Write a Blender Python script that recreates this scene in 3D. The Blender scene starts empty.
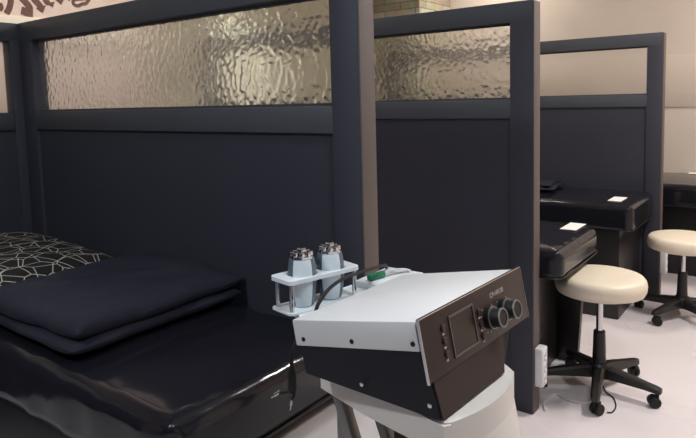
import bpy, bmesh, math, random
from mathutils import Vector, Matrix
random.seed(4)
PI = math.pi
SC = bpy.context.scene
COL = SC.collection

# ---------------------------------------------------------------- camera
def set_camera():
    cd = bpy.data.cameras.new('camera')
    cam = bpy.data.objects.new('camera', cd)
    COL.objects.link(cam)
    f, pitch, roll, yaw = 613.2903, -0.0930, 0.0264, 0.6425
    R = (Matrix.Rotation(yaw, 3, 'Z') @ Matrix.Rotation(pitch, 3, 'X') @ Matrix.Rotation(roll, 3, 'Y'))
    r, fw, up = R.col[0], R.col[1], R.col[2]
    M = Matrix((r, up, -fw)).transposed().to_4x4()
    M.translation = Vector((0.8676, -2.4012, 1.3264))
    cam.matrix_world = M
    cd.sensor_fit = 'HORIZONTAL'
    cd.sensor_width = 36.0
    cd.lens = f / 696 * 36
    cd.shift_y = -61.4 / 696
    cd.clip_start = 0.02
    SC.camera = cam
set_camera()

# ---------------------------------------------------------------- world, exposure
w = bpy.data.worlds.new('world'); SC.world = w; w.use_nodes = True
bg = w.node_tree.nodes['Background']
bg.inputs[0].default_value = (0.75, 0.78, 0.85, 1); bg.inputs[1].default_value = 0.3
SC.view_settings.view_transform = 'Standard'
SC.view_settings.look = 'None'
SC.view_settings.gamma = 1
SC.view_settings.exposure = 0.0
SC.view_settings.use_curve_mapping = False

# ---------------------------------------------------------------- lights (unseen ceiling lamps and an added fill)
CEIL = 2.75
LAMPS = [  # x, y, watts, colour, size
    (1.15, 0.75, 43, (1.0, 0.95, 0.90), 0.42),
    (1.05, -1.60, 20, (0.82, 0.92, 1.0), 0.42),
    (1.25, 2.35, 23, (1.0, 0.93, 0.86), 0.42),
    (-1.10, 1.10, 5, (1.0, 0.92, 0.82), 0.42),
    (-1.35, 2.62, 10, (1.0, 0.93, 0.84), 0.30),
    (-0.50, -3.00, 26, (0.86, 0.94, 1.0), 0.42),  # added unseen cool fill behind the camera for unit side and near partition
    (-1.97, -0.62, 12, (1.0, 0.93, 0.89), 0.30),
]
for x, y, p, c, s in LAMPS:
    ld = bpy.data.lights.new('unseen_lamp_light', 'AREA')
    ld.shape = 'DISK'; ld.size = s * 0.86; ld.energy = p; ld.color = c
    lo = bpy.data.objects.new('unseen_lamp_light', ld); COL.objects.link(lo)
    lo.location = (x, y, CEIL - 0.075)

# ceiling spotlight washing the left wall beyond the middle partition
sd = bpy.data.lights.new('spotlight_beam', 'SPOT'); sd.energy = 190; sd.color = (0.95, 1.0, 1.0)
sd.spot_size = math.radians(30); sd.spot_blend = 0.6; sd.shadow_soft_size = 0.03
so = bpy.data.objects.new('spotlight_beam', sd); COL.objects.link(so)
so.location = (-1.45, 0.80, CEIL - 0.13)
so.rotation_euler = (Vector((-2.5, 0.80, 1.50)) - so.location).to_track_quat('-Z', 'Y').to_euler()

# ---------------------------------------------------------------- materials
def srgb(r, g, b):
    def f(v):
        v /= 255.0
        return v / 12.92 if v <= 0.04045 else ((v + 0.055) / 1.055) ** 2.4
    return (f(r), f(g), f(b), 1)

def mat(name, col, rough=0.5, metal=0.0, noise=0.0, nscale=8.0, bump=0.0, bscale=60.0, spec=0.5, coat=0.0, trans=0.0, ior=1.45):
    m = bpy.data.materials.new(name); m.use_nodes = True
    nt = m.node_tree; b = nt.nodes['Principled BSDF']
    b.inputs['Base Color'].default_value = col
    b.inputs['Roughness'].default_value = rough
    b.inputs['Metallic'].default_value = metal
    b.inputs['Specular IOR Level'].default_value = spec
    b.inputs['Coat Weight'].default_value = coat
    b.inputs['Coat Roughness'].default_value = 0.08
    b.inputs['Transmission Weight'].default_value = trans
    b.inputs['IOR'].default_value = ior
    tc = nt.nodes.new('ShaderNodeTexCoord')
    if noise:
        n = nt.nodes.new('ShaderNodeTexNoise'); n.inputs['Scale'].default_value = nscale; n.inputs['Detail'].default_value = 5
        nt.links.new(tc.outputs['Object'], n.inputs['Vector'])
        mr = nt.nodes.new('ShaderNodeMapRange')
        mr.inputs['From Min'].default_value = 0.3; mr.inputs['From Max'].default_value = 0.7
        mr.inputs['To Min'].default_value = 1 - noise; mr.inputs['To Max'].default_value = 1 + noise
        nt.links.new(n.outputs['Fac'], mr.inputs['Value'])
        mx = nt.nodes.new('ShaderNodeVectorMath'); mx.operation = 'SCALE'
        mx.inputs[0].default_value = col[:3]
        nt.links.new(mr.outputs['Result'], mx.inputs['Scale'])
        nt.links.new(mx.outputs['Vector'], b.inputs['Base Color'])
    if bump:
        n2 = nt.nodes.new('ShaderNodeTexNoise'); n2.inputs['Scale'].default_value = bscale; n2.inputs['Detail'].default_value = 4
        nt.links.new(tc.outputs['Object'], n2.inputs['Vector'])
        bp = nt.nodes.new('ShaderNodeBump'); bp.inputs['Strength'].default_value = bump; bp.inputs['Distance'].default_value = 0.01
        nt.links.new(n2.outputs['Fac'], bp.inputs['Height'])
        nt.links.new(bp.outputs['Normal'], b.inputs['Normal'])
    return m

M_panel = mat('charcoal_paint', srgb(57, 58, 68), 0.55, noise=0.05, nscale=3, bump=0.05, bscale=180, spec=0.4)
M_rail = mat('charcoal_rail_paint', srgb(72, 74, 80), 0.5, noise=0.05, nscale=4, bump=0.05, bscale=150, spec=0.4)
M_edge = mat('grey_brown_edge_band', srgb(92, 81, 78), 0.6, noise=0.05, nscale=6)
M_vinyl = mat('black_vinyl', srgb(27, 27, 33), 0.13, noise=0.08, nscale=5, bump=0.07, bscale=9, spec=0.42)
M_vinyl_matte = mat('black_base_laminate', srgb(30, 28, 30), 0.35, noise=0.06, nscale=5)
M_cloth = mat('navy_black_cloth', srgb(43, 44, 54), 0.95, noise=0.12, nscale=9, bump=0.35, bscale=30, spec=0.15)
M_cream = mat('cream_vinyl', srgb(226, 213, 193), 0.42, noise=0.03, nscale=6, bump=0.04, bscale=120)
M_blackplastic = mat('black_plastic', srgb(30, 28, 28), 0.4, spec=0.5)
M_rubber = mat('black_rubber', srgb(16, 16, 17), 0.6)
M_chrome = mat('chrome', srgb(205, 205, 208), 0.12, metal=1.0)
M_steel = mat('grey_steel', srgb(135, 132, 130), 0.4, metal=0.6)
M_white = mat('white_enamel', srgb(217, 217, 218), 0.38, noise=0.015, nscale=5)
M_cart = mat('cream_cart_plastic', srgb(216, 211, 204), 0.42, noise=0.02, nscale=4)
M_cartshelf = mat('white_cart_plastic', srgb(222, 216, 216), 0.45, noise=0.02, nscale=4)
M_unitbody = mat('black_powder_coat', srgb(24, 24, 32), 0.5, spec=0.35)
M_unitpanel = mat('dark_brown_anodised_panel', srgb(54, 43, 40), 0.45, metal=0.0, spec=0.35)
M_unitlower = mat('dark_brown_powder_coat', srgb(50, 38, 36), 0.5, spec=0.35)
M_screen = mat('dark_screen', srgb(34, 28, 25), 0.25)
M_bezel = mat('screen_recess_edge', srgb(92, 80, 74), 0.4)
M_print = mat('pale_print', srgb(178, 168, 162), 0.5)
M_btn = mat('dark_red_button', srgb(52, 30, 30), 0.45)
M_acrylic = mat('white_acrylic', srgb(226, 232, 236), 0.25, spec=0.5)
M_bottle_w = mat('pale_blue_white_plastic', srgb(214, 224, 230), 0.35)
M_bottle_g = mat('slate_grey_plastic', srgb(88, 100, 112), 0.35)
M_green = mat('green_plastic', srgb(24, 120, 84), 0.45)
M_paper = mat('white_paper', srgb(236, 232, 226), 0.8)
M_outlet = mat('white_outlet_plastic', srgb(224, 224, 228), 0.4)
M_socket = mat('grey_socket', srgb(150, 150, 156), 0.5)
M_plaster = mat('beige_plaster', srgb(215, 201, 189), 0.85, noise=0.06, nscale=1.6, bump=0.1, bscale=14)
M_pinkplaster = mat('pinkish_plaster', srgb(214, 196, 182), 0.85, noise=0.05, nscale=5, bump=0.1, bscale=20)
M_creamtrim = mat('cream_trim_paint', srgb(226, 216, 198), 0.7)
M_taupe = mat('taupe_band', srgb(208, 193, 180), 0.85, noise=0.06, nscale=2)
M_letter = mat('brown_sign_paint', srgb(104, 76, 68), 0.8, noise=0.15, nscale=20)
M_ceil = mat('ceiling_paint', srgb(232, 228, 222), 0.9)
M_cable_w = mat('white_cable', srgb(214, 214, 218), 0.45)

def floor_mat():
    m = mat('polished_pale_floor', srgb(226, 218, 220), 0.22, noise=0.045, nscale=1.3, spec=0.5)
    nt = m.node_tree
    b = nt.nodes['Principled BSDF']
    n = nt.nodes.new('ShaderNodeTexNoise'); n.inputs['Scale'].default_value = 2.2
    tc = nt.nodes.new('ShaderNodeTexCoord'); nt.links.new(tc.outputs['Object'], n.inputs['Vector'])
    mr = nt.nodes.new('ShaderNodeMapRange'); mr.inputs['To Min'].default_value = 0.16; mr.inputs['To Max'].default_value = 0.36
    nt.links.new(n.outputs['Fac'], mr.inputs['Value']); nt.links.new(mr.outputs['Result'], b.inputs['Roughness'])
    return m
M_floor = floor_mat()

def glass_mat(name, bump, tint=(0.985, 0.985, 0.975, 1)):
    m = bpy.data.materials.new(name); m.use_nodes = True
    nt = m.node_tree; b = nt.nodes['Principled BSDF']
    b.inputs['Base Color'].default_value = tint
    b.inputs['Roughness'].default_value = 0.16
    b.inputs['Transmission Weight'].default_value = 1.0
    b.inputs['IOR'].default_value = 1.45
    tc = nt.nodes.new('ShaderNodeTexCoord')
    nz = nt.nodes.new('ShaderNodeTexNoise'); nz.inputs['Scale'].default_value = 14
    nt.links.new(tc.outputs['Object'], nz.inputs['Vector'])
    ad = nt.nodes.new('ShaderNodeMix'); ad.data_type = 'VECTOR'; ad.inputs[0].default_value = 0.02
    nt.links.new(tc.outputs['Object'], ad.inputs[4]); nt.links.new(nz.outputs['Color'], ad.inputs[5])
    v = nt.nodes.new('ShaderNodeTexVoronoi'); v.feature = 'SMOOTH_F1'; v.inputs['Scale'].default_value = 44
    v.inputs['Smoothness'].default_value = 0.5
    nt.links.new(ad.outputs[1], v.inputs['Vector'])
    bp = nt.nodes.new('ShaderNodeBump'); bp.inputs['Strength'].default_value = bump; bp.inputs['Distance'].default_value = 0.012
    nt.links.new(v.outputs['Distance'], bp.inputs['Height'])
    nt.links.new(bp.outputs['Normal'], b.inputs['Normal'])
    return m
M_glass = glass_mat('hammered_glass', 0.25)
M_glass_soft = glass_mat('lightly_rippled_glass', 0.08)

def stone_mat():
    m = mat('stone_cladding', srgb(190, 170, 130), 0.85)
    nt = m.node_tree; b = nt.nodes['Principled BSDF']
    tc = nt.nodes.new('ShaderNodeTexCoord')
    sx = nt.nodes.new('ShaderNodeSeparateXYZ'); nt.links.new(tc.outputs['Object'], sx.inputs[0])
    s = nt.nodes.new('ShaderNodeMath'); s.operation = 'ADD'
    nt.links.new(sx.outputs['X'], s.inputs[0]); nt.links.new(sx.outputs['Y'], s.inputs[1])
    cx = nt.nodes.new('ShaderNodeCombineXYZ')
    nt.links.new(s.outputs[0], cx.inputs['X']); nt.links.new(sx.outputs['Z'], cx.inputs['Y'])
    br = nt.nodes.new('ShaderNodeTexBrick'); br.inputs['Scale'].default_value = 3.4
    br.inputs['Color1'].default_value = srgb(192, 184, 162); br.inputs['Color2'].default_value = srgb(156, 147, 128)
    br.inputs['Mortar'].default_value = srgb(118, 110, 94); br.inputs['Mortar Size'].default_value = 0.012
    br.inputs['Row Height'].default_value = 0.22; br.inputs['Brick Width'].default_value = 1.1
    nt.links.new(cx.outputs[0], br.inputs['Vector'])
    n = nt.nodes.new('ShaderNodeTexNoise'); n.inputs['Scale'].default_value = 12; n.inputs['Detail'].default_value = 6
    nt.links.new(tc.outputs['Object'], n.inputs['Vector'])
    mx = nt.nodes.new('ShaderNodeMix'); mx.data_type = 'RGBA'; mx.blend_type = 'OVERLAY'; mx.inputs[0].default_value = 0.35
    nt.links.new(br.outputs['Color'], mx.inputs[6]); nt.links.new(n.outputs['Color'], mx.inputs[7])
    nt.links.new(mx.outputs[2], b.inputs['Base Color'])
    bp = nt.nodes.new('ShaderNodeBump'); bp.inputs['Strength'].default_value = 0.7; bp.inputs['Distance'].default_value = 0.03
    nt.links.new(n.outputs['Fac'], bp.inputs['Height']); nt.links.new(bp.outputs['Normal'], b.inputs['Normal'])
    return m
M_stone = stone_mat()

def pillow_mat():
    m = mat('geometric_line_fabric', srgb(40, 38, 38), 0.9, spec=0.2)
    nt = m.node_tree; b = nt.nodes['Principled BSDF']
    tc = nt.nodes.new('ShaderNodeTexCoord')
    sx = nt.nodes.new('ShaderNodeSeparateXYZ'); nt.links.new(tc.outputs['Object'], sx.inputs[0])
    cx = nt.nodes.new('ShaderNodeCombineXYZ')
    nt.links.new(sx.outputs['X'], cx.inputs['X']); nt.links.new(sx.outputs['Y'], cx.inputs['Y'])
    def lines(scale, off, width):
        mp = nt.nodes.new('ShaderNodeMapping'); mp.inputs['Location'].default_value = off
        nt.links.new(cx.outputs[0], mp.inputs['Vector'])
        v = nt.nodes.new('ShaderNodeTexVoronoi'); v.feature = 'DISTANCE_TO_EDGE'; v.voronoi_dimensions = '2D'
        v.inputs['Scale'].default_value = scale
        nt.links.new(mp.outputs[0], v.inputs['Vector'])
        c = nt.nodes.new('ShaderNodeMath'); c.operation = 'LESS_THAN'; c.inputs[1].default_value = width
        nt.links.new(v.outputs['Distance'], c.inputs[0])
        return c
    a = lines(14.0, (0.3, 0.1, 0), 0.022); d = lines(11.0, (3.1, 1.7, 0), 0.017)
    mx = nt.nodes.new('ShaderNodeMath'); mx.operation = 'MAXIMUM'
    nt.links.new(a.outputs[0], mx.inputs[0]); nt.links.new(d.outputs[0], mx.inputs[1])
    cm = nt.nodes.new('ShaderNodeMix'); cm.data_type = 'RGBA'
    cm.inputs[6].default_value = srgb(40, 38, 38); cm.inputs[7].default_value = srgb(190, 186, 178)
    nt.links.new(mx.outputs[0], cm.inputs[0]); nt.links.new(cm.outputs[2], b.inputs['Base Color'])
    return m
M_pillow = pillow_mat()

def emis(name, col, s):
    m = bpy.data.materials.new(name); m.use_nodes = True
    b = m.node_tree.nodes['Principled BSDF']
    b.inputs['Emission Color'].default_value = (*col, 1); b.inputs['Emission Strength'].default_value = s
    return m

# ---------------------------------------------------------------- mesh helpers
def to_obj(name, bm, m, parent=None, smooth=30, label=None):
    bmesh.ops.recalc_face_normals(bm, faces=bm.faces[:])
    if parent is not None:
        o_ = Vector((0, 0, 0)); p = parent
        while p is not None:
            o_ += p.location; p = p.parent
        bmesh.ops.translate(bm, vec=-o_, verts=bm.verts[:])
    me = bpy.data.meshes.new(name); bm.to_mesh(me); bm.free()
    for p in me.polygons: p.use_smooth = True
    me.set_sharp_from_angle(angle=math.radians(smooth))
    me.materials.append(m)
    o = bpy.data.objects.new(name, me); COL.objects.link(o)
    if parent is not None: o.parent = parent
    if label: o['label'] = label
    return o

def thing(name, label, cat, loc, group=None):
    o = bpy.data.objects.new(name, None); o.empty_display_size = 0.1
    COL.objects.link(o); o.location = loc
    o['label'] = label; o['category'] = cat
    if group: o['group'] = group
    return o

def tag(o, label, cat, group=None):
    o['label'] = label; o['category'] = cat
    if group: o['group'] = group
    return o

def center(o):
    """move a top-level mesh's origin to the base of its bounds"""
    me = o.data
    xs = [v.co.x for v in me.vertices]; ys = [v.co.y for v in me.vertices]; zs = [v.co.z for v in me.vertices]
    c = Vector(((min(xs) + max(xs)) / 2, (min(ys) + max(ys)) / 2, min(zs)))
    for v in me.vertices: v.co -= c
    o.location = c
    return o

def struct(name, bm, m):
    o = to_obj(name, bm, m); o['kind'] = 'structure'; return o

def box(x0, y0, z0, x1, y1, z1, r=0.0, seg=2, bm=None):
    b = bmesh.new()
    v = [b.verts.new((x, y, z)) for x in (x0, x1) for y in (y0, y1) for z in (z0, z1)]
    for f in ((0, 1, 3, 2), (4, 6, 7, 5), (0, 4, 5, 1), (2, 3, 7, 6), (0, 2, 6, 4), (1, 5, 7, 3)):
        b.faces.new([v[i] for i in f])
    bmesh.ops.recalc_face_normals(b, faces=b.faces[:])
    if r > 0:
        bmesh.ops.bevel(b, geom=b.edges[:], offset=r, segments=seg, profile=0.5, affect='EDGES')
    return merge(bm, b)

def merge(bm, b):
    if bm is None: return b
    me = bpy.data.meshes.new('tmp'); b.to_mesh(me); b.free(); bm.from_mesh(me); bpy.data.meshes.remove(me)
    return bm

def obox(c, ax, ay, az, lx, ly, lz, r=0.0, seg=2, bm=None):
    """box centred at c with axes ax, ay, az and full lengths"""
    b = box(-lx / 2, -ly / 2, -lz / 2, lx / 2, ly / 2, lz / 2, r, seg)
    M = Matrix((ax, ay, az)).transposed().to_4x4(); M.translation = Vector(c)
    bmesh.ops.transform(b, matrix=M, verts=b.verts[:])
    return merge(bm, b)

def frame_from(d):
    d = Vector(d).normalized()
    a = Vector((0, 0, 1)) if abs(d.z) < 0.9 else Vector((1, 0, 0))
    x = a.cross(d).normalized(); y = d.cross(x)
    return x, y, d

def lathe(prof, n=40, c=(0, 0, 0), axis=(0, 0, 1), sx=1.0, sy=1.0, bm=None, a0=0.0, a1=2 * PI):
    """prof: (radius, height) list; closed caps where radius is 0"""
    b = bmesh.new(); x, y, d = frame_from(axis) if tuple(axis) != (0, 0, 1) else (Vector((1, 0, 0)), Vector((0, 1, 0)), Vector((0, 0, 1)))
    c = Vector(c); rings = []
    for r, h in prof:
        if r <= 1e-6: rings.append([b.verts.new(c + d * h)])
        else: rings.append([b.verts.new(c + d * h + x * (r * sx * math.cos(2 * PI * k / n)) + y * (r * sy * math.sin(2 * PI * k / n))) for k in range(n)])
    for A, B in zip(rings, rings[1:]):
        for k in range(n):
            k2 = (k + 1) % n
            if len(A) == 1 and len(B) == 1: continue
            if len(A) == 1: b.faces.new((A[0], B[k], B[k2]))
            elif len(B) == 1: b.faces.new((A[k], B[0], A[k2]))
            else: b.faces.new((A[k], B[k], B[k2], A[k2]))
    for R_ in (rings[0], rings[-1]):
        if len(R_) > 1: b.faces.new(R_)
    return merge(bm, b)

def cyl(p, q, r, r2=None, n=16, bm=None):
    p, q = Vector(p), Vector(q); L = (q - p).length
    return lathe([(r, 0), (r if r2 is None else r2, L)], n, p, (q - p) / L, bm=bm)

def tube(pts, r, n=8, bm=None, samples=6):
    P = [Vector(p) for p in pts]
    ext = [P[0] * 2 - P[1]] + P + [P[-1] * 2 - P[-2]]
    C = []
    for i in range(1, len(ext) - 2):
        p0, p1, p2, p3 = ext[i - 1:i + 3]
        for k in range(samples):
            t = k / samples
            C.append(0.5 * ((2 * p1) + (p2 - p0) * t + (2 * p0 - 5 * p1 + 4 * p2 - p3) * t * t + (3 * p1 - p0 - 3 * p2 + p3) * t ** 3))
    C.append(P[-1])
    b = bmesh.new(); rings = []; nx = None
    for i, c in enumerate(C):
        d = (C[min(i + 1, len(C) - 1)] - C[max(i - 1, 0)]).normalized()
        if nx is None: nx = frame_from(d)[0]
        nx = (nx - d * nx.dot(d)).normalized(); ny = d.cross(nx)
        rings.append([b.verts.new(c + nx * r * math.cos(2 * PI * k / n) + ny * r * math.sin(2 * PI * k / n)) for k in range(n)])
    for A, B in zip(rings, rings[1:]):
        for k in range(n): b.faces.new((A[k], A[(k + 1) % n], B[(k + 1) % n], B[k]))
    b.faces.new(rings[0]); b.faces.new(rings[-1])
    return merge(bm, b)

def prism(poly, z0, z1, bm=None):
    """poly in XY extruded z0..z1"""
    b = bmesh.new()
    A = [b.verts.new((x, y, z0)) for x, y in poly]; B = [b.verts.new((x, y, z1)) for x, y in poly]
    n = len(poly)
    for k in range(n): b.faces.new((A[k], A[(k + 1) % n], B[(k + 1) % n], B[k]))
    b.faces.new(A); b.faces.new(B)
    return merge(bm, b)

# ---------------------------------------------------------------- room shell
XL, XR, YF, YB = -2.5, 3.0, -4.4, 3.05
struct('floor', box(XL - .1, YF - .1, -0.1, XR + .1, YB + .1, 0), M_floor)
struct('ceiling', box(XL - .1, YF - .1, CEIL, XR + .1, YB + .1, CEIL + .1), M_ceil)
struct('wall_left', box(XL - .1, YF, 0, XL, YB, CEIL), M_pinkplaster)
struct('wall_back', box(XL - .1, YB, 0, XR + .1, YB + .1, CEIL), M_plaster)
struct('wall_right', box(XR, YF, 0, XR + .1, YB, CEIL), M_plaster)
struct('wall_front', box(XL - .1, YF - .1, 0, XR + .1, YF, CEIL), M_panel)  # unseen wall, made charcoal to darken the reflection in the near bed
struct('trim_1', box(XL, YF, 1.69, XL + 0.018, 0.02, 1.815, 0.003), M_creamtrim)          # cream rail on the lettered wall
struct('trim_2', box(-1.93, YB - 0.008, 1.205, XR, YB, 1.612, 0.002), M_taupe)             # plaster band on the far wall
struct('baseboard_back', box(-1.93, YB - 0.015, 0, XR, YB, 0.09, 0.003), M_creamtrim)
struct('trim_3', box(XL, 2.45, 0, -1.925, YB, CEIL, 0.004), M_stone)
struct('trim_4', box(XL, 0.02, 0, XL + 0.03, 2.455, CEIL, 0.004), M_stone)                 # stone cladding on the left wall                       # stone-clad pier

# fittings of the unseen lamps, added fill included
for x, y, p, c, s in LAMPS:
    t = thing('unseen_ceiling_lamp', 'unseen round white lamp over the treatment room', 'lamp', (x, y, CEIL - 0.07), 'round ceiling lamps')
    to_obj('housing', lathe([(0, 0.07), (s / 2, 0.07), (s / 2, 0.012), (s / 2 - 0.012, 0), (s / 2 - 0.02, 0), (s / 2 - 0.02, 0.012), (0, 0.012)], 40, (x, y, CEIL - 0.07)), M_white, t)
    to_obj('diffuser', lathe([(0, 0.004), (s / 2 - 0.021, 0.004), (s / 2 - 0.021, 0.010), (0, 0.010)], 40, (x, y, CEIL - 0.07)), emis('lamp_glow', c, 6.0), t)

spt = thing('ceiling_spotlight', 'small white ceiling spotlight aimed at the left wall', 'lamp', (-1.45, 0.80, CEIL - 0.11))
ax_ = (Vector((-2.5, 0.80, 1.50)) - Vector((-1.45, 0.80, CEIL - 0.13))).normalized()
to_obj('mount', lathe([(0, 0), (0.035, 0), (0.035, 0.02), (0, 0.02)], 24, (-1.45, 0.80, CEIL - 0.02)), M_white, spt)
to_obj('stem', cyl((-1.45, 0.80, CEIL - 0.10), (-1.45, 0.80, CEIL - 0.015), 0.008), M_white, spt)
to_obj('shade', lathe([(0.012, -0.05), (0.030, -0.045), (0.040, -0.012), (0.036, -0.014), (0.026, -0.040), (0.012, -0.043)], 28, Vector((-1.45, 0.80, CEIL - 0.10)), ax_), M_white, spt)

# lettering painted high on the left wall
STROKES = {
    'arc': (0.030, [(-0.853, 1.964), (-0.825, 1.937), (-0.818, 1.897), (-0.829, 1.854), (-0.845, 1.825)]),
    'dot': (0.020, [(-0.875, 1.875), (-0.868, 1.855), (-0.877, 1.839)]),
    's1': (0.032, [(-0.812, 2.02), (-0.789, 1.946), (-0.75, 1.904), (-0.722, 1.870), (-0.728, 1.845)]),
    's2': (0.032, [(-0.71, 2.05), (-0.701, 1.931), (-0.676, 1.897), (-0.656, 1.872)]),
    's3': (0.028, [(-0.659, 2.03), (-0.636, 1.925), (-0.616, 1.902)]),
    's4': (0.028, [(-0.591, 2.05), (-0.573, 1.950), (-0.553, 1.926)]),
    's5': (0.026, [(-0.532, 2.06), (-0.508, 1.965), (-0.488, 1.937)]),
    'g': (0.017, [(-0.448, 2.05), (-0.389, 2.024), (-0.381, 1.963), (-0.463, 1.940), (-0.473, 1.918), (-0.447, 1.907), (-0.417, 1.922), (-0.397, 1.926), (-0.369, 1.958)]),
}
FEET = {'s1': [(-0.763, 1.868), (-0.706, 1.862), (-0.709, 1.819), (-0.736, 1.819), (-0.772, 1.831)],
        's2': [(-0.633, 1.890), (-0.652, 1.848), (-0.688, 1.870)],
        's3': [(-0.583, 1.914), (-0.594, 1.884), (-0.630, 1.903)],
        's4': [(-0.524, 1.940), (-0.544, 1.905), (-0.576, 1.925)]}
def ribbon(pts, wd, x0, x1, bm=None):
    b = bmesh.new(); P = [Vector((0, y, z)) for y, z in pts]
    # smooth by Catmull-Rom
    ext = [P[0] * 2 - P[1]] + P + [P[-1] * 2 - P[-2]]; Cc = []
    for i in range(1, len(ext) - 2):
        p0, p1, p2, p3 = ext[i - 1:i + 3]
        for k in range(5):
            t = k / 5
            Cc.append(0.5 * ((2 * p1) + (p2 - p0) * t + (2 * p0 - 5 * p1 + 4 * p2 - p3) * t * t + (3 * p1 - p0 - 3 * p2 + p3) * t ** 3))
    Cc.append(P[-1]); rows = []
    for i, c in enumerate(Cc):
        d = (Cc[min(i + 1, len(Cc) - 1)] - Cc[max(i - 1, 0)]).normalized(); nrm = Vector((0, -d.z, d.y))
        a, e = c + nrm * wd / 2, c - nrm * wd / 2
        rows.append([b.verts.new((x, q.y, q.z)) for x, q in ((x0, a), (x1, a), (x1, e), (x0, e))])
    for A, B in zip(rows, rows[1:]):
        for k in range(4): b.faces.new((A[k], A[(k + 1) % 4], B[(k + 1) % 4], B[k]))
    b.faces.new(rows[0]); b.faces.new(rows[-1])
    return merge(bm, b)
def polyx(pts, x0, x1, bm=None):
    b = bmesh.new(); n = len(pts)
    A = [b.verts.new((x0, y, z)) for y, z in pts]; B = [b.verts.new((x1, y, z)) for y, z in pts]
    for k in range(n): b.faces.new((A[k], A[(k + 1) % n], B[(k + 1) % n], B[k]))
    b.faces.new(A); b.faces.new(B)
    return merge(bm, b)
sign = thing('wall_lettering', 'brown old-style lettering on the pinkish wall above the dark partition', 'sign', (XL, -0.62, 1.82))
for k, (wd, pts) in STROKES.items():
    bm = ribbon(pts, wd, XL, XL + 0.003)
    if k in FEET: polyx(FEET[k], XL, XL + 0.0035, bm)
    to_obj('letter', bm, M_letter, sign)

# ---------------------------------------------------------------- partitions
ZT, ZG, ZB, ZR = 1.70, 1.621, 1.3125, 1.2353
def partition(y0, e, xl, wl, label, glass=M_glass, wr=0.101, t=0.07):
    y1 = y0 + t
    o = thing('partition', label, 'partition', ((e + xl) / 2, y0 + t / 2, 0), None)
    ew = 0.006
    to_obj('panel', box(xl + 0.02, y0 + 0.012, 0.06, e - wr + 0.01, y1 - 0.012, ZR + 0.01), M_panel, o)
    to_obj('post', box(e - wr, y0, 0, e - ew, y1, ZT, 0.003), M_panel, o)
    to_obj('edge_strip', box(e - ew - 0.0005, y0 + 0.001, 0.004, e, y1 - 0.001, ZT - 0.001, 0.002), M_edge, o, label='grey-brown edge strip')
    to_obj('post', box(xl, y0, 0, xl + wl, y1, ZT, 0.003), M_panel, o)
    to_obj('top_rail', box(xl + 0.004, y0 - 0.001, ZG, e - ew - 0.001, y1 + 0.001, ZT + 0.0015, 0.003), M_rail, o)
    to_obj('middle_rail', box(xl + wl - 0.003, y0 - 0.001, ZR, e - wr + 0.003, y1 + 0.001, ZB, 0.003), M_rail, o)
    to_obj('bottom_rail', box(xl + wl - 0.003, y0 + 0.002, 0.0, e - wr + 0.003, y1 - 0.002, 0.075, 0.003), M_panel, o)
    g = to_obj('glass_pane', box(xl + wl - 0.008, y0 + t / 2 - 0.003, ZB - 0.008, e - wr + 0.008, y0 + t / 2 + 0.003, ZG + 0.008), glass, o,
               label='wide hammered glass pane')
    # slim glazing beads on both sides of the pane
    bm = None
    for yy in (y0 + t / 2 - 0.013, y0 + t / 2 + 0.005):
        bm = box(xl + wl - 0.001, yy, ZB - 0.001, e - wr + 0.001, yy + 0.008, ZB + 0.008, bm=bm)
        bm = box(xl + wl - 0.001, yy, ZG - 0.008, e - wr + 0.001, yy + 0.008, ZG + 0.001, bm=bm)
    to_obj('glazing_bead', bm, M_rail, o)
    return o
Y1, E1 = -1.0655, -0.084
Y2, E2 = 0.0, 0.0
Y3, E3 = 1.9111, 0.139
W = -1.93
partition(Y1, E1, W, 0.103, 'nearest dark partition with hammered glass, behind the bed with the pillow')
partition(Y2, E2, W, 0.10, 'middle dark partition with hammered glass, just behind the white-topped unit')
partition(Y3, E3, W, 0.10, 'farthest dark partition with plain-looking glass, behind the two stools', M_glass_soft, 0.098)

def head_partition():
    o = thing('partition', 'dark glazed partition at the pillow end of the nearest bed', 'partition', (W - 0.035, -2.2, 0))
    x0, x1, ya, yb = W - 0.07, W, -3.3, Y1 + 0.07
    to_obj('panel', box(x0 + .012, ya + .02, 0.06, x1 - .012, Y1 - 0.03, ZR + .01), M_panel, o)
    to_obj('post', box(x0, Y1 - 0.040, 0, x1 - 0.0005, yb, ZT - 0.002, 0.003), M_panel, o)
    to_obj('post', box(x0, ya, 0, x1, ya + 0.1, ZT, 0.003), M_panel, o)
    to_obj('top_rail', box(x0 - .001, ya + .004, ZG, x1 - .0004, yb, ZT + .0015, 0.003), M_rail, o)
    to_obj('middle_rail', box(x0 - .001, ya + 0.097, ZR, x1 + .001, Y1 - 0.042, ZB, 0.003), M_rail, o)
    to_obj('bottom_rail', box(x0 + .002, ya + 0.097, 0, x1 - .002, Y1 - 0.042, 0.075, 0.003), M_panel, o)
    to_obj('glass_pane', box(x1 - .016, ya + 0.092, ZB - .008, x1 - .010, Y1 - 0.036, ZG + .008), M_glass_soft, o, label='wide glass pane')
head_partition()

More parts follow.
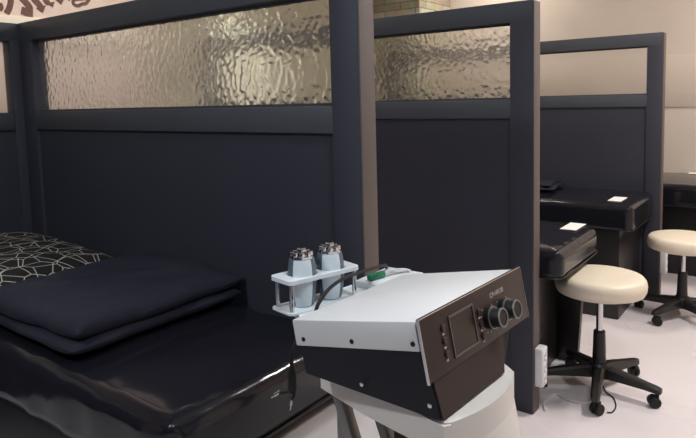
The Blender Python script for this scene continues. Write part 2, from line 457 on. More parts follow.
# ---------------------------------------------------------------- beds
def slab(x0, y0, z0, x1, y1, z1, r, seed=0, amp=0.004):
    """upholstered slab: rounded box, top gently domed, edges lightly puckered"""
    b = bmesh.new()
    rnd = random.Random(seed)
    ph = [rnd.uniform(0, 6.3) for _ in range(6)]
    nx, ny = 64, 28
    # cross-section ring around the slab in (inset, z)
    K = 7
    prof = [(0.02, z0)] + [(r * (1 - math.cos(a)) * -1 + r, z0) for a in ()]
    ring = []
    for k in range(K + 1):
        a = PI / 2 * k / K; ring.append((r * (1 - math.sin(a)), z1 - r + r * math.sin(a) if False else 0))
    def plan(inset, m=160):
        # rounded rectangle outline
        rr = max(0.05 - inset, 0.004); pts = []
        X0, X1, Yy0, Yy1 = x0 + inset, x1 - inset, y0 + inset, y1 - inset
        for cx, cy, a0 in ((X1 - rr, Yy1 - rr, 0), (X0 + rr, Yy1 - rr, 1), (X0 + rr, Yy0 + rr, 2), (X1 - rr, Yy0 + rr, 3)):
            for k in range(7):
                a = PI / 2 * (a0 + k / 6); pts.append((cx + rr * math.cos(a), cy + rr * math.sin(a)))
        out = []
        for i in range(len(pts)):
            p, q = pts[i], pts[(i + 1) % len(pts)]
            L = math.hypot(q[0] - p[0], q[1] - p[1]); n = max(1, int(L / 0.03)) if L > 0.06 else 1
            out += [(p[0] + (q[0] - p[0]) * k / n, p[1] + (q[1] - p[1]) * k / n) for k in range(n)]
        return out
    base = plan(0.0)
    cxm, cym = (x0 + x1) / 2, (y0 + y1) / 2
    levels = [(0.012, z0), (0.002, z0 + 0.008), (0.0, z0 + 0.03), (0.0, z1 - r)]
    for k in range(1, K + 1):
        a = PI / 2 * k / K; levels.append((r * (1 - math.cos(a)), z1 - r + r * math.sin(a)))
    rings = []
    for inset, z in levels:
        row = []
        for i, (x, y) in enumerate(base):
            dx = max(min(x, x1 - inset), x0 + inset); dy = max(min(y, y1 - inset), y0 + inset)
            s_ = (x + y * 1.7)
            wv = amp * (math.sin(s_ * 37 + ph[0] + z * 9) + 0.6 * math.sin(s_ * 71 + ph[1] - z * 30)) * 0.5
            ex = 1 if abs(y - cym) / (y1 - y0) > 0.42 else 0
            row.append(b.verts.new((dx, dy + (wv if ex else 0), z + (wv * 0.6 if z > z1 - r else 0))))
        rings.append(row)
    n = len(base)
    for A, B in zip(rings, rings[1:]):
        for k in range(n): b.faces.new((A[k], A[(k + 1) % n], B[(k + 1) % n], B[k]))
    b.faces.new(rings[0])
    # top: inset rings toward the centre
    prev = rings[-1]
    for t_ in (0.93, 0.8, 0.6, 0.35, 0.12):
        row = []
        for v in rings[-1]:
            hz = 0.006 * (1 - t_ ** 2)
            x = cxm + (v.co.x - cxm) * (1 - (1 - t_) * (y1 - y0) / (x1 - x0)); y = cym + (v.co.y - cym) * t_
            row.append(b.verts.new((x, y, z1 + hz + 0.0015 * math.sin(9 * x + ph[2]) * math.sin(11 * y + ph[3]))))
        for k in range(n): b.faces.new((prev[k], prev[(k + 1) % n], row[(k + 1) % n], row[k]))
        prev = row
    b.faces.new(prev)
    return b

def bed(x0, x1, y0, y1, zt, label, inset=0.01, seed=0, thick=0.155, yin=0.03, leg_panel=False, group='black treatment beds'):
    o = thing('treatment_bed', label, 'bed', ((x0 + x1) / 2, (y0 + y1) / 2, 0), group)
    to_obj('mattress', slab(x0, y0, zt - thick, x1, y1, zt, 0.045, seed), M_vinyl, o, 50)
    b = box(x0 + 0.03, y0 + yin, 0.0, x1 - inset, y1 - 0.03, zt - thick + 0.004, 0.008)
    to_obj('base', b, M_vinyl_matte, o)
    if leg_panel:
        b = box(x1 - inset - 0.02, y1 - 0.052, 0.0, x1 - 0.05, y1 - 0.014, zt - thick + 0.004, 0.004)
        for v in b.verts:
            if v.co.z < 0.1 and v.co.x > x1 - 0.1: v.co.x -= 0.035
        to_obj('leg', b, M_vinyl_matte, o)
    # seam piping along the lower edge of the mattress
    z = zt - thick + 0.007
    pts = [(x1 + .001, y0 + .05, z), (x1 + .001, y1 - .05, z)]
    bm = tube([(x1 - .06, y0 - .001, z), (x1 - .02, y0 + .006, z), (x1 + .000, y0 + .05, z), (x1 + .001, (y0 + y1) / 2, z), (x1, y1 - .05, z), (x1 - .02, y1 - .006, z), (x1 - .06, y1 + .001, z)], 0.0035, 6)
    to_obj('piping', bm, M_vinyl_matte, o)
    return o
B1 = bed(W + 0.012, -0.125, Y1 - 0.625, Y1 - 0.008, 0.69, 'nearest black vinyl treatment bed carrying the pillow and folded blanket', inset=0.17, seed=1)
B2 = bed(W + 0.05, 0.085, Y2 + 0.078, 0.655, 0.688, 'black vinyl bed whose corner shows just right of the middle partition', inset=0.185, seed=2, thick=0.125, leg_panel=True)
B3 = bed(W + 0.05, 0.10, 1.30, Y3 - 0.008, 0.69, 'black vinyl bed with a folded black towel, against the farthest partition', inset=0.075, seed=3)
B4 = bed(-1.6, 0.75, 2.285, YB - 0.012, 0.69, 'black bed at the right edge against the beige wall', inset=0.06, seed=4, yin=0.24)

def card(c, lx, ly, rot, z, label):
    ax = Vector((math.cos(rot), math.sin(rot), 0)); ay = Vector((-math.sin(rot), math.cos(rot), 0))
    o = to_obj('paper_card', obox((c[0], c[1], z + 0.0012), ax, ay, Vector((0, 0, 1)), lx, ly, 0.0016), M_paper)
    tag(center(o), label, 'card', 'white cards on the beds')
card((-0.022, 1.475), 0.075, 0.17, 0.0, 0.6935, 'small white card on the bed against the farthest partition')
card((-0.015, 0.575), 0.075, 0.17, 0.0, 0.6915, 'small white card on the bed beside the nearer stool')
card((0.215, 2.96), 0.12, 0.10, 0.0, 0.6945, 'small white card on the bed at the right edge')

# ---------------------------------------------------------------- cloth things on the beds
def noise(x, y, z=0.0):
    from mathutils import noise as N
    return N.noise(Vector((x, y, z)))

def cushion(cx, cy, lx, ly, z0, h, hx, exp=0.55, nx=46, ny=40, seed=0.0, rot=0.0, wr=0.006):
    """pillow lying flat at z0: two puffed sheets meeting in a seam"""
    b = bmesh.new(); top = {}; bot = {}
    for i in range(nx + 1):
        for j in range(ny + 1):
            u = -1 + 2 * i / nx; v = -1 + 2 * j / ny
            puff = (max(0, (1 - u ** 4)) * max(0, (1 - v ** 4))) ** exp
            pin = 1 - 0.05 * (u * u) * (1 - v * v) - 0.05 * v * v * (1 - u * u)
            x = u * lx / 2 * pin; y = v * ly / 2 * pin
            seam = z0 + h * 0.33 + hx * (1 - u) / 2
            wz = wr * noise(x * 9 + seed, y * 9, seed) * puff
            zt = seam + h * 0.67 * puff + wz
            zb = seam - (seam - z0) * min(1, puff * 1.3)
            X = cx + x * math.cos(rot) - y * math.sin(rot); Y = cy + x * math.sin(rot) + y * math.cos(rot)
            top[i, j] = b.verts.new((X, Y, zt))
            edge = i in (0, nx) or j in (0, ny)
            bot[i, j] = top[i, j] if edge else b.verts.new((X, Y, min(zb, zt - 0.001)))
    for i in range(nx):
        for j in range(ny):
            b.faces.new((top[i, j], top[i + 1, j], top[i + 1, j + 1], top[i, j + 1]))
            f = [bot[i, j], bot[i, j + 1], bot[i + 1, j + 1], bot[i + 1, j]]
            try: b.faces.new(f)
            except ValueError: pass
    return b
pl = to_obj('pillow', cushion(-1.525, -1.375, 0.78, 0.58, 0.698, 0.095, 0.035, seed=2.0), M_pillow, None, 60)
tag(center(pl), 'dark pillow with a pale geometric line pattern at the head of the nearest bed', 'pillow')

def folded(layers, seed):
    """stack of puffed folded layers: (cx, cy, lx, ly, z0, z1, rot, hx)"""
    bm = None
    for k, (cx, cy, lx, ly, z0, z1, rot, tilt) in enumerate(layers):
        b = bmesh.new(); n = 44; top = {}; bot = {}
        for i in range(n + 1):
            for j in range(n + 1):
                u = math.sin(PI / 2 * (-1 + 2 * i / n)); v = math.sin(PI / 2 * (-1 + 2 * j / n))
                e = (max(0, 1 - abs(u) ** 9) * max(0, 1 - abs(v) ** 9)) ** 0.45
                x = u * lx / 2; y = v * ly / 2
                x += 0.012 * noise(y * 7, seed + k, 1.3) * abs(u); y += 0.012 * noise(x * 7, seed + k, 4.3) * abs(v)
                mid = (z0 + z1) / 2; hh = (z1 - z0) / 2
                wz = (0.016 * noise(x * 5 + seed, y * 5, k) + 0.007 * noise(x * 14, y * 14, seed + k)) * (0.35 + 0.65 * e)
                zt = mid + hh * e + wz - tilt * u; zb = mid - hh * e
                X = cx + x * math.cos(rot) - y * math.sin(rot); Y = cy + x * math.sin(rot) + y * math.cos(rot)
                edge = i in (0, n) or j in (0, n)
                top[i, j] = b.verts.new((X, Y, max(zt, zb + 0.002)))
                bot[i, j] = top[i, j] if edge else b.verts.new((X, Y, zb))
        for i in range(n):
            for j in range(n):
                b.faces.new((top[i, j], top[i + 1, j], top[i + 1, j + 1], top[i, j + 1]))
                b.faces.new([bot[i, j], bot[i, j + 1], bot[i + 1, j + 1], bot[i + 1, j]])
        bm = merge(bm, b)
    return bm
bl = to_obj('folded_blanket', folded([(-0.822, -1.365, 0.53, 0.565, 0.698, 0.752, 0.0, 0.0), (-0.828, -1.355, 0.53, 0.570, 0.728, 0.802, 0.02, 0.004)], 3.0), M_cloth, None, 60)
tag(center(bl), 'thick folded navy-black blanket lying on the nearest bed in front of the pillow', 'blanket')
tw = to_obj('folded_towel', folded([(-0.60, 1.70, 0.30, 0.36, 0.698, 0.730, 0.1, 0), (-0.61, 1.70, 0.28, 0.34, 0.722, 0.752, 0.1, 0)], 7.0), M_cloth, None, 60)
tag(center(tw), 'folded black towel on the bed against the farthest partition', 'towel')

# ---------------------------------------------------------------- stools
def stool(x, y, rot, zs, label):
    o = thing('stool', label, 'stool', (x, y, 0), 'cream swivel stools')
    r = 0.19
    to_obj('seat', lathe([(0, zs - 0.082), (r - 0.03, zs - 0.082), (r - 0.008, zs - 0.074), (r, zs - 0.058), (r + 0.002, zs - 0.035), (r - 0.002, zs - 0.016), (r - 0.012, zs - 0.004), (r - 0.03, zs + 0.001), (r * 0.6, zs + 0.004), (0, zs + 0.005)], 64, (x, y, 0)), M_cream, o, 60)
    to_obj('seat_plate', lathe([(0, zs - 0.10), (0.09, zs - 0.10), (0.10, zs - 0.082), (0, zs - 0.082)], 32, (x, y, 0)), M_blackplastic, o)
    to_obj('gas_column', lathe([(0, 0.20), (0.0145, 0.20), (0.0145, zs - 0.095), (0, zs - 0.095)], 20, (x, y, 0)), M_chrome, o)
    to_obj('column_sleeve', lathe([(0, 0.07), (0.030, 0.07), (0.029, 0.13), (0.025, 0.272), (0.020, 0.276), (0, 0.276)], 24, (x, y, 0)), M_blackplastic, o)
    hub = lathe([(0, 0.062), (0.040, 0.062), (0.046, 0.075), (0.046, 0.115), (0.034, 0.13), (0, 0.13)], 28, (x, y, 0))
    to_obj('hub', hub, M_blackplastic, o)
    for k in range(5):
        a = rot + k * 2 * PI / 5; d = Vector((math.cos(a), math.sin(a), 0)); s = Vector((-d.y, d.x, 0))
        b = bmesh.new(); rows = []
        for t_, wd, zb, zt in ((0.02, 0.026, 0.066, 0.122), (0.10, 0.023, 0.068, 0.112), (0.20, 0.019, 0.066, 0.095), (0.245, 0.018, 0.062, 0.088), (0.262, 0.012, 0.062, 0.084)):
            c = Vector((x, y, 0)) + d * t_
            rows.append([b.verts.new(c + s * q * wd + Vector((0, 0, z))) for q, z in ((-1, zb), (1, zb), (1, zt - 0.008), (0.6, zt), (-0.6, zt), (-1, zt - 0.008))])
        for A, B in zip(rows, rows[1:]):
            for q in range(6): b.faces.new((A[q], A[(q + 1) % 6], B[(q + 1) % 6], B[q]))
        b.faces.new(rows[0]); b.faces.new(rows[-1])
        leg = to_obj('leg', b, M_blackplastic, o)
        cc = Vector((x, y, 0)) + d * 0.245
        ca = a + (0.9, 2.2, -0.5, 1.4, 3.0)[k]
        ax = Vector((math.cos(ca), math.sin(ca), 0)); fx = Vector((-ax.y, ax.x, 0))
        wc = cc + fx * 0.012
        bm = cyl(cc + Vector((0, 0, 0.05)), cc + Vector((0, 0, 0.066)), 0.008, n=12)
        for sgn in (-1, 1):
            bm = lathe([(0, 0), (0.019, 0), (0.024, 0.003), (0.024, 0.015), (0.019, 0.018), (0, 0.018)], 24, wc + ax * (0.004 if sgn > 0 else -0.004) + Vector((0, 0, 0.0245)), ax * sgn, bm=bm)
        bm = obox(wc + Vector((0, 0, 0.040)), ax, fx, Vector((0, 0, 1)), 0.012, 0.040, 0.026, 0.004, bm=bm)
        c = to_obj('caster', bm, M_rubber, leg)
    return o
stool(0.160, 0.385, math.radians(-79), 0.53, 'nearer cream swivel stool with black five-star base, beside the middle partition')
stool(0.318, 1.58, math.radians(-115), 0.49, 'farther cream swivel stool at the right edge, beside the farthest partition')

# ---------------------------------------------------------------- outlets on the partition ends
def outlet(x, yc, zc, label, h=0.165, wd=0.058):
    o = thing('power_outlet', label, 'outlet', (x, yc, zc - h / 2), 'white outlet boxes')
    to_obj('housing', box(x, yc - wd / 2, zc - h / 2, x + 0.036, yc + wd / 2, zc + h / 2, 0.006, 3), M_outlet, o)
    for dz in (-0.05, 0.0, 0.05):
        f = to_obj('socket', lathe([(0, 0), (0.019, 0), (0.0175, 0.0025), (0.015, 0.0025), (0.014, 0.0008), (0, 0.0008)], 24, (x + 0.036, yc, zc + dz), (1, 0, 0)), M_outlet, o)
        bm = None
        for dy in (-0.006, 0.006): bm = cyl((x + 0.0365, yc + dy, zc + dz), (x + 0.0378, yc + dy, zc + dz), 0.0025, n=10, bm=bm)
        to_obj('pin_hole', bm, M_socket, f)
outlet(E2, Y2 + 0.036, 0.205, 'white outlet box on the end of the middle partition')
outlet(E3, Y3 + 0.036, 0.225, 'white outlet box on the end of the farthest partition', 0.15)

# ---------------------------------------------------------------- cart
cart = thing('cart', 'cream equipment cart with bowed front carrying the white-topped unit', 'cart', (0.30, -1.50, 0))
ZC = 0.862
def bow(n=22, off=0.0):
    """plan outline of the front edge, from the left corner to the right corner"""
    y0, y1 = -1.655, -1.43
    out = []
    for k in range(n + 1):
        t_ = k / n; y = y0 + (y1 - y0) * t_
        x = 0.468 + 0.026 * math.sin(PI * t_) ** 0.8 + 0.014 * t_ + off
        out.append((x, y))
    return out
front = bow()
poly = [(0.186, -1.590)] + [(0.30, -1.618)] + front + [(0.44, -1.395), (0.36, -1.375), (0.195, -1.362)]
b = prism(poly, ZC - 0.052, ZC)
bmesh.ops.bevel(b, geom=[e for e in b.edges if abs(e.verts[0].co.z - e.verts[1].co.z) < 1e-6], offset=0.004, segments=2, affect='EDGES')
to_obj('tray', b, M_cart, cart)
# curved front apron, flaring forward as it drops
b = bmesh.new(); rows = []
for k in range(9):
    z = ZC - 0.040 - 0.50 * k / 8; fl = 0.10 * (k / 8)
    outer = [(x + fl - 0.001, y - 0.01 * k / 8) for x, y in front]
    inner = [(x + fl - 0.022, y - 0.01 * k / 8) for x, y in front]
    rows.append([b.verts.new((x, y, z)) for x, y in outer + inner[::-1]])
n = len(rows[0])
for A, B in zip(rows, rows[1:]):
    for k in range(n): b.faces.new((A[k], A[(k + 1) % n], B[(k + 1) % n], B[k]))
b.faces.new(rows[0]); b.faces.new(rows[-1])
to_obj('front_apron', b, M_cart, cart, 40)
to_obj('shelf', box(-0.205, -1.62, 0.465, 0.50, -1.095, 0.50, 0.006), M_cartshelf, cart, label='white lower shelf')
sl = [((0.215, -1.575, ZC - 0.05), (0.33, -1.575, 0.498)), ((0.27, -1.545, ZC - 0.05), (0.39, -1.545, 0.498)), ((0.22, -1.385, ZC - 0.05), (0.32, -1.385, 0.498))]
for p, q in sl:
    d = (Vector(q) - Vector(p)).normalized(); ay = Vector((0, 1, 0)); ax = ay.cross(d).normalized(); ay = d.cross(ax)
    to_obj('strut', obox((Vector(p) + Vector(q)) / 2, ax, ay, d, 0.018, 0.024, (Vector(q) - Vector(p)).length, 0.002), M_steel, cart, label='grey metal strut')
to_obj('cable_box', box(0.345, -1.60, 0.49, 0.40, -1.52, ZC - 0.05, 0.004), M_unitlower, cart, label='brown upright box under the tray')
# rear shelf raised behind the unit
b = prism([(0.030, -1.512), (0.085, -1.530), (0.140, -1.570), (0.168, -1.570), (0.172, -1.195), (0.160, -1.185), (0.082, -1.185), (0.072, -1.2)], 0.902, 0.911)
to_obj('rear_shelf', b, M_acrylic, cart, label='white rear shelf')
to_obj('rear_step', box(0.072, -1.325, 0.910, 0.171, -1.19, 0.926, 0.003), M_acrylic, cart, label='white raised end of the rear shelf')
for yy in (-1.49, -1.25):
    to_obj('rear_post', box(0.15, yy - 0.012, 0.49, 0.174, yy + 0.012, 0.902, 0.002), M_steel, cart)
for yy in (-1.36,):
    to_obj('rear_bracket', box(0.15, -1.40, 0.82, 0.21, -1.375, 0.85, 0.002), M_steel, cart)
for yy in (-1.56, -1.15):
    to_obj('base_leg', box(-0.17, yy - 0.02, 0.075, 0.46, yy + 0.02, 0.11, 0.004), M_steel, cart)
    for xx in (-0.14, 0.43):
        to_obj('upright', box(xx - 0.015, yy - 0.015, 0.105, xx + 0.015, yy + 0.015, 0.468, 0.003), M_steel, cart)
        bm = lathe([(0, 0), (0.03, 0), (0.036, 0.004), (0.036, 0.020), (0.03, 0.024), (0, 0.024)], 24, (xx, yy - 0.012, 0.036), (0, 1, 0))
        bm = cyl((xx, yy, 0.05), (xx, yy, 0.078), 0.009, n=12, bm=bm)
        to_obj('caster', bm, M_rubber, cart)

# ---------------------------------------------------------------- the therapy unit
A0 = Vector((0.426, -1.659, 1.006)); F = Vector((0.9788, -0.0503, 0.1984)).normalized(); S = Vector((0.0513, 0.9987, 0)).normalized()
U = F.cross(S).normalized()
if U.z < 0: U = -U
DP, WD = 0.257, 0.335
def up(a, b_, c):  # forward from the panel face, right, up from the top edge
    return A0 + F * a + S * b_ + U * c
unit = thing('therapy_unit', 'boxy electrotherapy unit with white top and dark brown control panel on the cart', 'machine', (0.32, -1.52, ZC))
to_obj('top_cover', obox(up(-DP / 2 - 0.002, WD / 2, -0.0225), F, S, U, DP, WD, 0.045, 0.003), M_white, unit, label='white metal top cover')
to_obj('front_gasket', obox(up(0.0005, WD / 2, -0.044), F, S, U, 0.0054, WD - 0.006, 0.084), M_rubber, unit)
# black lower body: flat bottom, sloped top under the cover
b = bmesh.new()
zb = ZC + 0.003
P0 = up(-DP + 0.004, 0.004, -0.044); P1 = up(-0.006, 0.004, -0.044); P2 = up(-0.006, WD - 0.006, -0.044); P3 = up(-DP + 0.004, WD - 0.006, -0.044)
Q0 = Vector((P0.x + 0.012, P0.y, zb)); Q1 = Vector((0.462, P1.y, zb)); Q2 = Vector((0.474, -1.455, zb)); Q3 = Vector((P3.x + 0.012, -1.40, zb))
P1b = up(-0.006, 0.004, -0.090); P2b = up(-0.006, 0.262, -0.090)
vs = [b.verts.new(p) for p in (P0, P1, P2, P3, Q0, Q1, Q2, Q3)]
for f in ((0, 1, 2, 3), (4, 7, 6, 5), (0, 4, 5, 1), (1, 5, 6, 2), (2, 6, 7, 3), (3, 7, 4, 0)): b.faces.new([vs[i] for i in f])
to_obj('lower_body', b, M_unitbody, unit, label='black lower body')
# brown lower fascia under the control panel
c0 = up(0.0028, 0.012, -0.080); c1 = up(0.0028, 0.245, -0.080)
g0 = Vector((0.4655, Q1.y + 0.004, zb + 0.001)); g1 = Vector((0.4775, -1.458, zb + 0.001))
b = bmesh.new(); th = Vector((-0.008, 0, 0))
vs = [b.verts.new(p) for p in (c0, c1, g1, g0, c0 + th, c1 + th, g1 + th, g0 + th)]
for f in ((0, 1, 2, 3), (4, 7, 6, 5), (0, 4, 5, 1), (1, 5, 6, 2), (2, 6, 7, 3), (3, 7, 4, 0)): b.faces.new([vs[i] for i in f])
to_obj('lower_fascia', b, M_unitlower, unit, label='plain brown fascia under the panel')
panel = to_obj('control_panel', obox(up(0.005, WD / 2 + 0.001, -0.044), F, S, U, 0.004, WD + 0.006, 0.092, 0.0012), M_unitpanel, unit, label='dark brown control panel')
bm = obox(up(0.005, WD / 2 + 0.001, 0.0027), F, S, U, 0.0045, WD + 0.007, 0.0018, bm=None)
bm = obox(up(0.005, -0.0028, -0.044), F, S, U, 0.0045, 0.0012, 0.094, bm=bm)
bm = obox(up(0.005, WD + 0.005, -0.044), F, S, U, 0.0045, 0.0012, 0.094, bm=bm)
to_obj('trim_strip', bm, M_chrome, unit, label='bright metal trim strip')
# screen recess
bm = None
for a0, a1, h0, h1 in ((0.072, 0.148, 0.0135, 0.0165), (0.072, 0.148, 0.0745, 0.0775), (0.072, 0.0745, 0.0135, 0.0775), (0.1455, 0.148, 0.0135, 0.0775)):
    bm = obox(up(0.0075, (a0 + a1) / 2, -(h0 + h1) / 2), F, S, U, 0.004, a1 - a0, h1 - h0, bm=bm)
scf = to_obj('screen_frame', bm, M_bezel, panel)
to_obj('screen', obox(up(0.0072, 0.110, -0.0455), F, S, U, 0.0015, 0.072, 0.059), M_screen, panel)
for bb, h in ((0.053, 0.025), (0.052, 0.044), (0.052, 0.064), (0.164, 0.032), (0.165, 0.053), (0.165, 0.072)):
    to_obj('button', lathe([(0, 0), (0.0058, 0), (0.0058, 0.003), (0.004, 0.0042), (0, 0.0042)], 20, up(0.007, bb, -h), F), M_btn, panel)
for bb, h in ((0.053, 0.0345), (0.052, 0.0545), (0.052, 0.0735), (0.164, 0.042), (0.165, 0.063), (0.165, 0.081)):
    to_obj('indicator', obox(up(0.0073, bb, -h), F, S, U, 0.001, 0.006, 0.003), M_print, panel)
for bb, h in ((0.194, 0.050), (0.248, 0.051)):
    k = to_obj('knob', lathe([(0, 0), (0.0185, 0), (0.0185, 0.010), (0.0155, 0.012), (0.0150, 0.025), (0.0136, 0.027), (0, 0.027)], 36, up(0.007, bb, -h), F), M_rubber, panel)
    to_obj('knob_ring', lathe([(0.0150, 0.0258), (0.0162, 0.0258), (0.0162, 0.028), (0.0136, 0.028), (0.0136, 0.0265)], 36, up(0.007, bb, -h), F), M_steel, k)
    to_obj('knob_ring', lathe([(0.0180, 0.0092), (0.0192, 0.0092), (0.0192, 0.0110), (0.0155, 0.0110)], 36, up(0.007, bb, -h), F), M_steel, k)
    # tick marks round the knob
    bm = None
    for q in range(11):
        a = math.radians(-225 + q * 27)
        cpt = up(0.0073, bb + 0.024 * math.cos(a), -h + 0.024 * math.sin(a))
        bm = obox(cpt, F, S, U, 0.0006, 0.002, 0.002, bm=bm)
    to_obj('tick_marks', bm, M_print, panel)
# printed name
def text_mesh(s, size):
    cu = bpy.data.curves.new('lettering', 'FONT'); cu.body = s; cu.size = size; cu.extrude = 0.0004; cu.resolution_u = 3
    cu.shear = 0.15
    ob = bpy.data.objects.new('lettering', cu); COL.objects.link(ob)
    dg = bpy.context.evaluated_depsgraph_get(); me = bpy.data.meshes.new_from_object(ob.evaluated_get(dg))
    b = bmesh.new(); b.from_mesh(me); bpy.data.objects.remove(ob); bpy.data.curves.remove(cu); bpy.data.meshes.remove(me)
    return b
b = text_mesh('CP-HROB', 0.0120)
M = Matrix((S, U, F)).transposed().to_4x4(); M.translation = up(0.0074, 0.209, -0.0225)
bmesh.ops.transform(b, matrix=M, verts=b.verts[:])
to_obj('printed_name', b, M_print, panel)
# screws on the left side
for a_, c_, m_, ln in ((-0.238, -0.033, M_rubber, 0), (-0.130, -0.033, M_rubber, 0), (-0.012, -0.033, M_rubber, 0)):
    to_obj('screw', lathe([(0, -0.001), (0.0042, -0.001), (0.0036, 0.0016), (0, 0.0022)], 14, up(a_, 0.0, c_), -S), m_, unit)
for p in (Vector((0.325, P1.y, ZC + 0.022)), Vector((0.446, P1.y, ZC + 0.022))):
    to_obj('screw', lathe([(0, -0.001), (0.0042, -0.001), (0.0036, 0.0018), (0, 0.0024)], 14, p, (0, -1, 0)), M_chrome, unit)
for p in ((0.23, -1.58), (0.23, -1.42), (0.44, -1.62), (0.44, -1.47)):
    to_obj('foot', lathe([(0.009, 0), (0.011, 0.005)], 14, (p[0], p[1], ZC + 0.0002)), M_rubber, unit)

# ---------------------------------------------------------------- electrode rack on the rear shelf
ZS = 0.9115
RD, RN = Vector((0.27, 0.963, 0)).normalized(), Vector((0.963, -0.27, 0)).normalized()
RL = Vector((0.080, -1.548, 0))                     # front left corner of the rack
def rk(a, n_): return RL + RD * a - RN * n_
rack = thing('electrode_rack', 'small white acrylic rack holding two cups behind the white-topped unit', 'rack', tuple(rk(0.095, 0.03) + Vector((0, 0, ZS))))
CUPS = [rk(0.054, 0.037), rk(0.124, 0.037)]
def rack_plate(z0, z1, holes=True):
    b = bmesh.new()
    out = []
    for (a0_, n0_, r, q) in ((0.176, 0.0, 0.012, 0), (0.176, 0.074, 0.012, 1), (-0.004, 0.070, 0.012, 2), (0.0, 0.0, 0.010, 3)):
        sa = -1 if q in (0, 1) else 1; sn = 1 if q in (0, 3) else -1
        c = (a0_ + sa * r, n0_ + sn * r)
        for k in range(6):
            a = PI / 2 * (k / 5)
            t_ = {0: (math.sin(a), -math.cos(a)), 1: (math.cos(a), math.sin(a)), 2: (-math.sin(a), math.cos(a)), 3: (-math.cos(a), -math.sin(a))}[q]
            p_ = rk(c[0] + r * t_[0], c[1] + r * t_[1]); out.append((p_.x, p_.y))
    loops = [out]
    if holes:
        for c in CUPS:
            loops.append([(c.x + 0.0310 * math.cos(2 * PI * k / 28), c.y + 0.0310 * math.sin(2 * PI * k / 28)) for k in range(28)])
    edges = []
    for L in loops:
        vs = [b.verts.new((x, y, z0)) for x, y in L]
        edges += [b.edges.new((vs[k], vs[(k + 1) % len(vs)])) for k in range(len(vs))]
    bmesh.ops.triangle_fill(b, use_beauty=True, edges=edges)
    r_ = bmesh.ops.extrude_face_region(b, geom=b.faces[:])
    bmesh.ops.translate(b, vec=(0, 0, z1 - z0), verts=[v for v in r_['geom'] if isinstance(v, bmesh.types.BMVert)])
    return b
to_obj('top_plate', rack_plate(0.972, 0.980), M_acrylic, rack)
to_obj('bottom_plate', rack_plate(ZS, ZS + 0.004, False), M_acrylic, rack)
for a_, n_ in ((0.010, 0.010), (0.166, 0.010), (0.008, 0.060), (0.166, 0.064)):
    q = rk(a_, n_)
    to_obj('post', cyl((q.x, q.y, ZS + 0.003), (q.x, q.y, 0.973), 0.0048, n=16), M_chrome, rack, label='metal post')
def cup(x, y, z0, label):
    o = thing('electrode_cup', label, 'cup', (x, y, z0), 'electrode cups in the rack')
    h = 0.096
    prof = [(0, 0), (0.020, 0), (0.023, 0.003), (0.0270, 0.026), (0.0292, 0.046), (0.0294, 0.064), (0.0280, 0.083), (0.025, h), (0, h)]
    to_obj('body', lathe(prof, 40, (x, y, z0)), M_bottle_g, o, 50, label='slate grey body')
    # white front shell: an arc of the same profile, slightly proud
    for cdir in (-0.82, -0.82 + PI):
        b = bmesh.new(); rows = []
        for r, hh in prof[1:-1]:
            row = []
            for q in range(11):
                a = cdir + math.radians(-38 + 76 * q / 10)
                row.append(b.verts.new((x + (r + 0.0022) * math.cos(a), y + (r + 0.0022) * math.sin(a), z0 + hh)))
            for q in range(10, -1, -1):
                a = cdir + math.radians(-38 + 76 * q / 10)
                row.append(b.verts.new((x + (r - 0.003) * math.cos(a), y + (r - 0.003) * math.sin(a), z0 + hh)))
            rows.append(row)
        n = len(rows[0])
        for A, B in zip(rows, rows[1:]):
            for k in range(n): b.faces.new((A[k], A[(k + 1) % n], B[(k + 1) % n], B[k]))
        b.faces.new(rows[0]); b.faces.new(rows[-1])
        to_obj('shell', b, M_bottle_w, o, 50, label='pale blue-white shell')
    zc = z0 + h
    cap = to_obj('cap', lathe([(0, 0), (0.0235, 0), (0.0235, 0.005), (0.018, 0.006), (0.018, 0.008), (0, 0.008)], 36, (x, y, zc)), M_chrome, o, label='chrome cap')
    bm = None
    for k in range(8):
        a = 2 * PI * k / 8
        bm = lathe([(0.0058, 0), (0.0062, 0.003), (0.0058, 0.0075), (0.004, 0.009)], 12, (x + 0.0175 * math.cos(a), y + 0.0175 * math.sin(a), zc + 0.005), bm=bm)
    bm = lathe([(0.010, 0), (0.011, 0.004), (0.010, 0.012), (0.007, 0.014)], 16, (x, y, zc + 0.007), bm=bm)
    to_obj('stud', bm, M_chrome, cap)
cup(CUPS[0].x, CUPS[0].y, ZS + 0.0045, 'grey and white electrode cup with chrome cap, left one in the rack')
cup(CUPS[1].x, CUPS[1].y, ZS + 0.0045, 'grey and white electrode cup with chrome cap, right one in the rack')

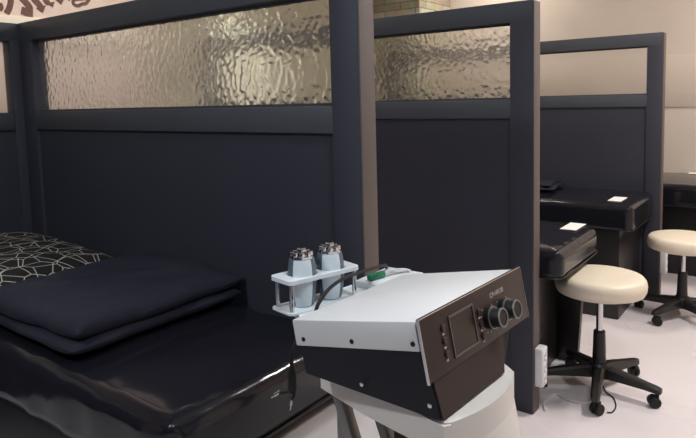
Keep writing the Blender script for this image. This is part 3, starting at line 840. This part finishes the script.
# ---------------------------------------------------------------- cables
o = to_obj('cable', tube([(0.150, -1.558, 0.915), (0.152, -1.558, 0.935), (0.152, -1.547, 0.953), (0.150, -1.51, 0.971), (0.147, -1.46, 0.977), (0.142, -1.40, 0.973), (0.134, -1.34, 0.966), (0.118, -1.28, 0.956), (0.098, -1.235, 0.942), (0.085, -1.215, 0.930)], 0.0036, 8), M_rubber)
tag(center(o), 'black cable arching over the back edge of the white-topped unit', 'cable')
g = thing('ground_connector', 'green plug with a white looped lead on the rear shelf of the cart', 'connector', (0.10, -1.26, ZS))
gd = Vector((0.25, 0.968, 0)).normalized()
to_obj('plug', obox((0.108, -1.292, ZS + 0.0225), gd, Vector((-gd.y, gd.x, 0)), Vector((0, 0, 1)), 0.048, 0.015, 0.0145, 0.005), M_green, g, label='green plug')
to_obj('lead', tube([(0.114, -1.272, ZS + 0.023), (0.120, -1.252, ZS + 0.027), (0.136, -1.224, ZS + 0.025), (0.144, -1.208, ZS + 0.0195), (0.136, -1.206, ZS + 0.018), (0.122, -1.235, ZS + 0.018), (0.115, -1.266, ZS + 0.020)], 0.0024, 8), M_cable_w, g, label='white lead')
# lead hanging at the back left corner
hl = thing('hanging_lead', 'black lead with two metal pins hanging beside the white-topped unit', 'cable', (0.13, -1.60, 0.78))
to_obj('cord', tube([(0.125, -1.515, 0.915), (0.126, -1.545, 0.916), (0.126, -1.575, 0.900), (0.126, -1.597, 0.865), (0.126, -1.60, 0.835)], 0.0036, 8), M_rubber, hl)
to_obj('splitter', lathe([(0, 0), (0.004, 0), (0.0075, 0.01), (0.0085, 0.035), (0.006, 0.045), (0, 0.045)], 16, (0.126, -1.60, 0.838), (0, 0, -1)), M_rubber, hl)
for e in ((0.100, -1.612, 0.790), (0.126, -1.606, 0.780)):
    ev = Vector(e); st = Vector((0.126, -1.60, 0.80))
    pth = [st, st + (ev - st) * 0.4 + Vector((0.006, 0, 0)), ev]
    pin = to_obj('pin_lead', tube(pth, 0.003, 8), M_rubber, hl)
    dd = (ev - st); dd.z -= 0.01; dd.normalize()
    to_obj('pin', lathe([(0.0035, 0), (0.0035, 0.012), (0.0022, 0.013), (0.0022, 0.020), (0, 0.022)], 12, ev - dd * 0.004, dd), M_chrome, pin, label='silver pin')

o = to_obj('floor_lead', tube([(0.030, 0.055, 0.006), (0.0, 0.13, 0.004), (0.02, 0.225, 0.004), (0.067, 0.205, 0.004), (0.12, 0.205, 0.004), (0.155, 0.225, 0.004), (0.19, 0.30, 0.004)], 0.004, 8), M_cable_w)
tag(center(o), 'white power cord on the floor under the nearer stool', 'cord')
o = to_obj('cable', tube([(0.12, 0.52, 0.0035), (0.16, 0.44, 0.0035), (0.195, 0.37, 0.0035), (0.235, 0.33, 0.0035), (0.262, 0.26, 0.0035), (0.262, 0.20, 0.0035), (0.245, 0.185, 0.0035)], 0.003, 8), M_rubber)
tag(center(o), 'thin black cable curling on the floor below the nearer stool', 'cable')
